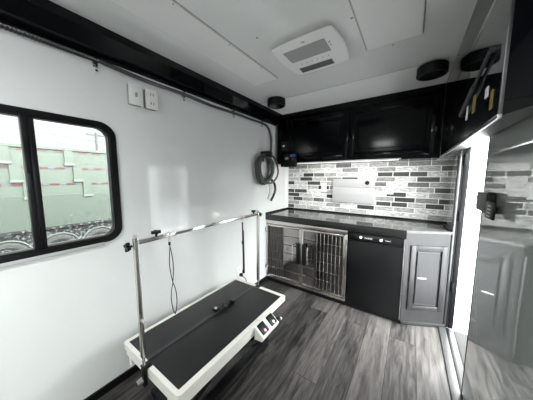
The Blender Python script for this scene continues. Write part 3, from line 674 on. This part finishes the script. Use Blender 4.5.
def leash(y, ztop, zbot, label, thick, loop):
    l = thing('grooming_leash', (PX, y, ztop), label, 'leash')
    MB().tube([(PX + 0.0175 * math.cos(a), y, ZB - 0.001 + 0.0175 * math.sin(a)) for a in [2 * PI * k / 16 for k in range(16)]], 0.0025, 6, closed=True).cyl((PX, y, ZB - 0.0205), (PX, y, ZB - 0.040), 0.004, seg=8).build('snap_hook', 'alu', l)
    MB().cyl((PX, y, ZB - 0.038), (PX, y, ZB - 0.055), 0.006, seg=10).build('slide_stop', 'bmatte', l)
    if loop:
        L1, L2 = [], []
        zt = ZB - 0.055
        for k in range(33):
            t_ = k / 32; z = zt + (zbot - zt) * t_
            amp = 0.011 * math.sin(PI * min(1, t_ / 0.55)) if t_ < 0.55 else 0.017 * math.sin(PI * (t_ - 0.55) / 0.45) ** 0.6
            dy = 0.012 * t_
            L1.append((PX, y + dy + amp, z)); L2.append((PX + 0.004, y + dy - amp, z))
        MB().tube(L1, thick, 6).tube(L2, thick, 6).build('cord_loop', 'cord', l)
    else:
        MB().tube(catmull([(PX, y, ZB - 0.05), (PX, y, 0.9), (PX + 0.002, y + 0.002, 0.75), (PX, y + 0.006, zbot)]), thick, 6).tube(catmull([(PX + 0.007, y, ZB - 0.10), (PX + 0.009, y, 0.8), (PX + 0.007, y + 0.006, zbot)]), thick, 6).build('cord_loop', 'cord', l)
        MB().cyl((PX, y, 0.86), (PX, y, 0.838), 0.009, seg=10).build('slider', 'bmatte', l); MB().cyl((PX, y + 0.005, zbot), (PX, y + 0.006, zbot + 0.025), 0.009, seg=10).build('end_slider', 'bmatte', l)
leash(0.603, ZB, 0.59, 'thin black noose leash hanging from the near part of the grooming arm', 0.0025, True)
leash(1.195, ZB, 0.60, 'black leash hanging straight from the far end of the grooming arm', 0.005, False)

# strap lying on the mat with buckle bundle
zs = TZ - 0.0018
sp = thing('table_strap', (0.43, 0.95, zs), 'black webbing strap lying lengthwise on the rubber table mat', 'strap')
sw_ = 0.013
MB().prism([(0.425 - sw_, TY0 + 0.0235), (0.425 + sw_, TY0 + 0.0235), (0.425 + sw_, TY1 - 0.0325), (0.425 - sw_, TY1 - 0.0325)], zs, zs + 0.003).build('webbing', 'strap', sp, False)
bk = thing('harness_bundle', (0.42, 1.02, zs), 'tangled black harness clips and buckles lying on the middle of the table mat', 'harness')
zb = zs + 0.004
MB().box((0.395, 0.935, zb), (0.435, 0.975, zb + 0.018), 0.004).build('buckle', 'edge', bk)
MB().box((0.405, 0.937, zb + 0.0185), (0.425, 0.955, zb + 0.024), 0.002).build('metal_clip', 'alu', bk)
MB().box((0.425, 1.075, zb), (0.47, 1.10, zb + 0.020), 0.004).box((0.415, 1.055, zb), (0.435, 1.085, zb + 0.016), 0.004).build('buckle', 'bmatte', bk)
for s_ in range(3):
    P_ = [(0.415 + 0.01 * s_, 0.965, zb + 0.008), (0.43 + 0.016 * s_, 0.99 + 0.01 * s_, zb + 0.012 + 0.004 * s_), (0.405 + 0.018 * s_, 1.02, zb + 0.01), (0.44 - 0.012 * s_, 1.045, zb + 0.014), (0.435, 1.07, zb + 0.008)]
    MB().tube(catmull(P_), 0.0065, 8).build('cord_loop', 'cord', bk)

# foot pedal
fp = thing('foot_pedal', (0.77, 1.08, 0.31), 'white double foot pedal hooked on the front side of the grooming table', 'foot pedal')
MB().extr([(0.7352, 0.392), (0.7352, 0.305), (0.795, 0.312), (0.806, 0.334), (0.804, 0.342)], 'y', 0.988, 1.176).build('pedal_case', 'table_white', fp, False)
MB().box((0.7353, 1.04, 0.36), (0.7373, 1.12, 0.4028)).box((0.712, 1.04, 0.4003), (0.7373, 1.12, 0.4030)).build('rim_hook', 'table_white', fp, False)
ry = Matrix.Translation((0.768, 0, 0.367)) @ Matrix.Rotation(math.atan2(0.050, 0.068), 4, 'Y')
def pad(y0, y1, dot):
    p = MB().box((-0.036, y0, -0.002), (0.034, y1, 0.008), 0.003).build('pedal_pad', 'bmatte', fp, mtx=ry)
    MB().cyl((0.018, (y0 + y1) / 2, 0.0075), (0.018, (y0 + y1) / 2, 0.0095), 0.010, seg=16).build('round_mark', dot, p, mtx=ry)
pad(1.004, 1.066, 'pink'); pad(1.104, 1.166, 'whitelab')
MB().box((-0.005, 1.072, -0.001), (0.030, 1.098, 0.002)).build('centre_label', 'lilac', fp, False, mtx=ry)
MB().cyl((0.782, 1.1765, 0.338), (0.782, 1.185, 0.338), 0.008).cyl((0.782, 1.185, 0.342), (0.782, 1.215, 0.342), 0.015, bev=0.004).build('end_knob', 'bmatte', fp)
MB().cyl((0.794, 1.2165, 0.336), (0.794, 1.226, 0.336), 0.009).build('knob_cap', 'plastic_white', fp)

# ------------------------------------------------------------------ outside: green dump trailer
GX = -5.5; K = 7.008 / 4.508
def gz(z): return 1.35 + (z - 1.35) * K
def gy(y): return y * K
dt = thing('dump_trailer', (GX, 2, -0.8), 'pale green dump trailer with red and white reflector tape outside the window', 'trailer')
tiers = [(gz(1.50), gz(1.765), GX - 0.0), (gz(1.255), gz(1.50), GX + 0.015), (gz(1.09), gz(1.255), GX + 0.03)]
bd = MB()
for z0_, z1_, x_ in tiers: bd.box((GX - 1.6, -2.5, z0_), (x_, 7.0, z1_ - 0.004))
bd.box((GX - 1.6, -2.5, gz(1.765)), (GX + 0.04, 7.0, gz(1.81)), 0.01)
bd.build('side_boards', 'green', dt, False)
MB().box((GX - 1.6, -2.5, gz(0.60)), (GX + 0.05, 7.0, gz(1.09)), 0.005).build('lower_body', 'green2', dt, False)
for row, (zr, yoff) in enumerate(((1.752, 1.00), (1.497, 1.09), (1.252, 1.195))):
    x_ = GX + 0.017 * row + 0.001; z = gz(zr)
    k = -3
    tp_r = MB(); tp_w = MB()
    y = gy(yoff) - 3.6
    while y < 6.6:
        tp_r.box((x_, y, z - 0.030), (x_ + 0.006, y + 0.17, z + 0.012)); tp_w.box((x_, y + 0.17, z - 0.024), (x_ + 0.005, y + 0.29, z + 0.006)); y += 0.29 if (int(y * 3.4) % 4) else 0.44
    tp_r.build('red_tape', 'tape_red', dt, False); tp_w.build('white_tape', 'tape_white', dt, False)
    for n_ in range(-3, 5):
        yy = gy(yoff) + n_ * 1.02
        z_hi = gz(zr) + (0.03); z_lo = gz(zr) - 0.34
        rb = MB().box((x_, yy - 0.085, z_lo + 0.05), (x_ + 0.035, yy + 0.085, z_hi)).build('side_rib', 'green', dt, False)
        MB().box((x_, yy - 0.10, z_lo), (x_ + 0.06, yy + 0.10, z_lo + 0.055), 0.006).build('rib_foot', 'ribfoot', rb, False)
MB().box((GX - 1.5, -2.4, -0.28), (GX - 0.05, 7.0, gz(0.60) - 0.002)).box((GX - 0.05, -2.4, gz(0.60) - 0.05), (GX + 0.06, 7.0, gz(0.60) - 0.002)).build('chassis', 'mud', dt, False)
tr = MB()
tr.box((GX + 0.061, -2.0 + 1.9, gz(0.60) - 0.048), (GX + 0.066, -2.0 + 2.12, gz(0.60) - 0.008))
tr.build('red_tape', 'tape_red', dt, False)
for y in (0.42, 1.25, 2.05):
    wh = MB().tube([(GX - 0.10, y + 0.30 * math.cos(2 * PI * k / 28), -0.42 + 0.30 * math.sin(2 * PI * k / 28)) for k in range(28)], 0.095, 10, closed=True).build('wheel', 'tyre', dt)
    MB().cyl((GX - 0.14, y, -0.42), (GX - 0.06, y, -0.42), 0.21, 0.19, seg=24).build('wheel_rim', 'snow', wh)
for y in (0.42, 1.25, 2.05): MB().tube([(GX - 0.02, y + 0.40 * math.cos(PI * k / 14), -0.42 + 0.41 * math.sin(PI * k / 14)) for k in range(15)], 0.018, 6).build('fender', 'ribfoot', dt)
# power pole with wires far behind
pp = thing('utility_pole', (-40, 9.5, -0.8), 'distant grey utility pole with crossarm seen through the window', 'utility pole')
def far(px_y, z, x=-40): # y and z scaled from the wall plane (x=0)
    k = (1.508 - x) / 1.508; return (x, px_y * k, 1.35 + (z - 1.35) * k)
a_ = far(0.462, 1.59); MB().cyl((a_[0], a_[1], -0.8), (a_[0], a_[1], a_[2] + 0.4), 0.16, seg=8).build('pole', 'wood_pole', pp)
MB().box((a_[0] - 0.08, a_[1] - 1.2, a_[2] - 0.1), (a_[0] + 0.08, a_[1] + 1.2, a_[2] + 0.12)).build('crossarm', 'wood_pole', pp)
for k, dz in enumerate((0.2, -0.9, -2.0)):
    z = a_[2] + dz
    tag(MB().tube([(-40.5, -22, z + 3.4), (-40.5, -5, z + 1.3), (-40.5, a_[1], z), (-40.5, 30, z-1)], 0.022, 5).build('power_line', 'wire'),
        ['topmost', 'middle', 'lowest'][k] + ' of three faint power lines outside the window', 'power line', 'power lines')

# white camper seen mirrored in the wall, parked opposite the side door
cm = thing('parked_camper', (5.2, 3.6, -0.8), 'white camper body parked outside opposite the side door', 'camper')
MB().box((5.0, 1.5, -0.35), (7.0, 7.5, 2.2), 0.12, 3).build('camper_body', 'camper', cm)
MB().ring(rrect(3.47, 4.25, 0.50, 1.90, 0.16), rrect(3.53, 4.19, 0.56, 1.84, 0.12), 'x', 4.97, 5.02).build('window_surround', 'device', cm)
MB().box((4.975, 3.53, 0.56), (4.995, 4.19, 1.84), 0.002).build('window_pane', 'camper_glass', cm)
MB().box((4.985, 1.6, 0.45), (5.005, 7.4, 0.50)).build('body_stripe', 'grille', cm, False)
for y in (3.0, 5.9): MB().tube([(5.08, y + 0.26 * math.cos(2 * PI * k / 20), -0.43 + 0.26 * math.sin(2 * PI * k / 20)) for k in range(20)], 0.11, 8, closed=True).build('wheel', 'tyre', cm)

# unseen ceiling lamp added behind the camera as fill light
lm = thing('fill_lamp', (0.95, -0.75, ZC), 'flat white fill lamp added to the ceiling behind the viewpoint', 'lamp')
MB().box((0.75, -0.95, ZC - 0.018), (1.15, -0.55, ZC - 0.0005), 0.004).build('lamp_body', 'plastic_white', lm)
MB().box((0.77, -0.93, ZC - 0.022), (1.13, -0.57, ZC - 0.0185), 0.001).build('diffuser', 'lamp', lm)

# ------------------------------------------------------------------ lights
def area(name, loc, rot, sx, sy, power, col=(1, 1, 1)):
    l = bpy.data.lights.new(name, 'AREA'); l.shape = 'RECTANGLE'; l.size = sx; l.size_y = sy; l.energy = power; l.color = col
    o = bpy.data.objects.new(name, l); o.location = loc; o.rotation_euler = rot; COL.objects.link(o); return o
area('fill_lamp_light', (0.95, -0.75, ZC - 0.03), (0, 0, 0), 0.36, 0.36, 32.0)
area('under_cabinet_light', (0.84, YF + 0.03, 1.512), (math.radians(18), 0, 0), 1.1, 0.02, 3.6, (1, 0.98, 0.93))
def portal(loc, rot, sx, sy):
    o = area('daylight_portal', loc, rot, sx, sy, 1.0); o.data.cycles.is_portal = True
portal((1.90, (D0 + D1) / 2, 0.8), (0, PI / 2, 0), 1.6, D1 - D0)
portal((1.90, -0.75, 1.325), (0, PI / 2, 0), 0.8, 0.75)
portal((-0.055, 0.194, 1.31), (0, -PI / 2, 0), 0.66, 0.70)

W = bpy.data.worlds.new('sky'); scn.world = W; W.use_nodes = True; nt = W.node_tree; N = nt.nodes; L = nt.links
bg = N['Background']; tc = N.new('ShaderNodeTexCoord'); sep = N.new('ShaderNodeSeparateXYZ'); L.new(tc.outputs['Generated'], sep.inputs[0])
# overcast sky, brighter around the hidden sun on the +x side
dv = N.new('ShaderNodeVectorMath'); dv.operation = 'DOT_PRODUCT'; L.new(tc.outputs['Generated'], dv.inputs[0])
sd = Vector((0.86, 0.10, 0.50)).normalized(); dv.inputs[1].default_value = sd
mr = N.new('ShaderNodeMapRange'); mr.inputs['From Min'].default_value = 0.0; mr.inputs['From Max'].default_value = 1.0; mr.inputs['To Min'].default_value = 0.0; mr.inputs['To Max'].default_value = 1.0
L.new(dv.outputs['Value'], mr.inputs['Value'])
pw = N.new('ShaderNodeMath'); pw.operation = 'POWER'; L.new(mr.outputs[0], pw.inputs[0]); pw.inputs[1].default_value = 2.0
ma_ = N.new('ShaderNodeMath'); ma_.operation = 'MULTIPLY_ADD'; L.new(pw.outputs[0], ma_.inputs[0]); ma_.inputs[1].default_value = 39.0; ma_.inputs[2].default_value = 1.85
L.new(ma_.outputs[0], bg.inputs['Strength']); bg.inputs['Color'].default_value = (0.96, 1.0, 0.985, 1)

# ------------------------------------------------------------------ camera
cam = bpy.data.cameras.new('camera'); co = bpy.data.objects.new('camera', cam); COL.objects.link(co)
cam.sensor_width = 36; cam.lens = 209 / 533 * 36; cam.clip_start = 0.02; cam.clip_end = 300
co.location = (1.508, 0, 1.35); co.rotation_euler = (math.radians(90 - 6.17), 0, math.radians(34.50))
scn.camera = co
scn.view_settings.view_transform = 'Standard'; scn.view_settings.look = 'None'; scn.view_settings.gamma = 1; scn.view_settings.exposure = 0.2
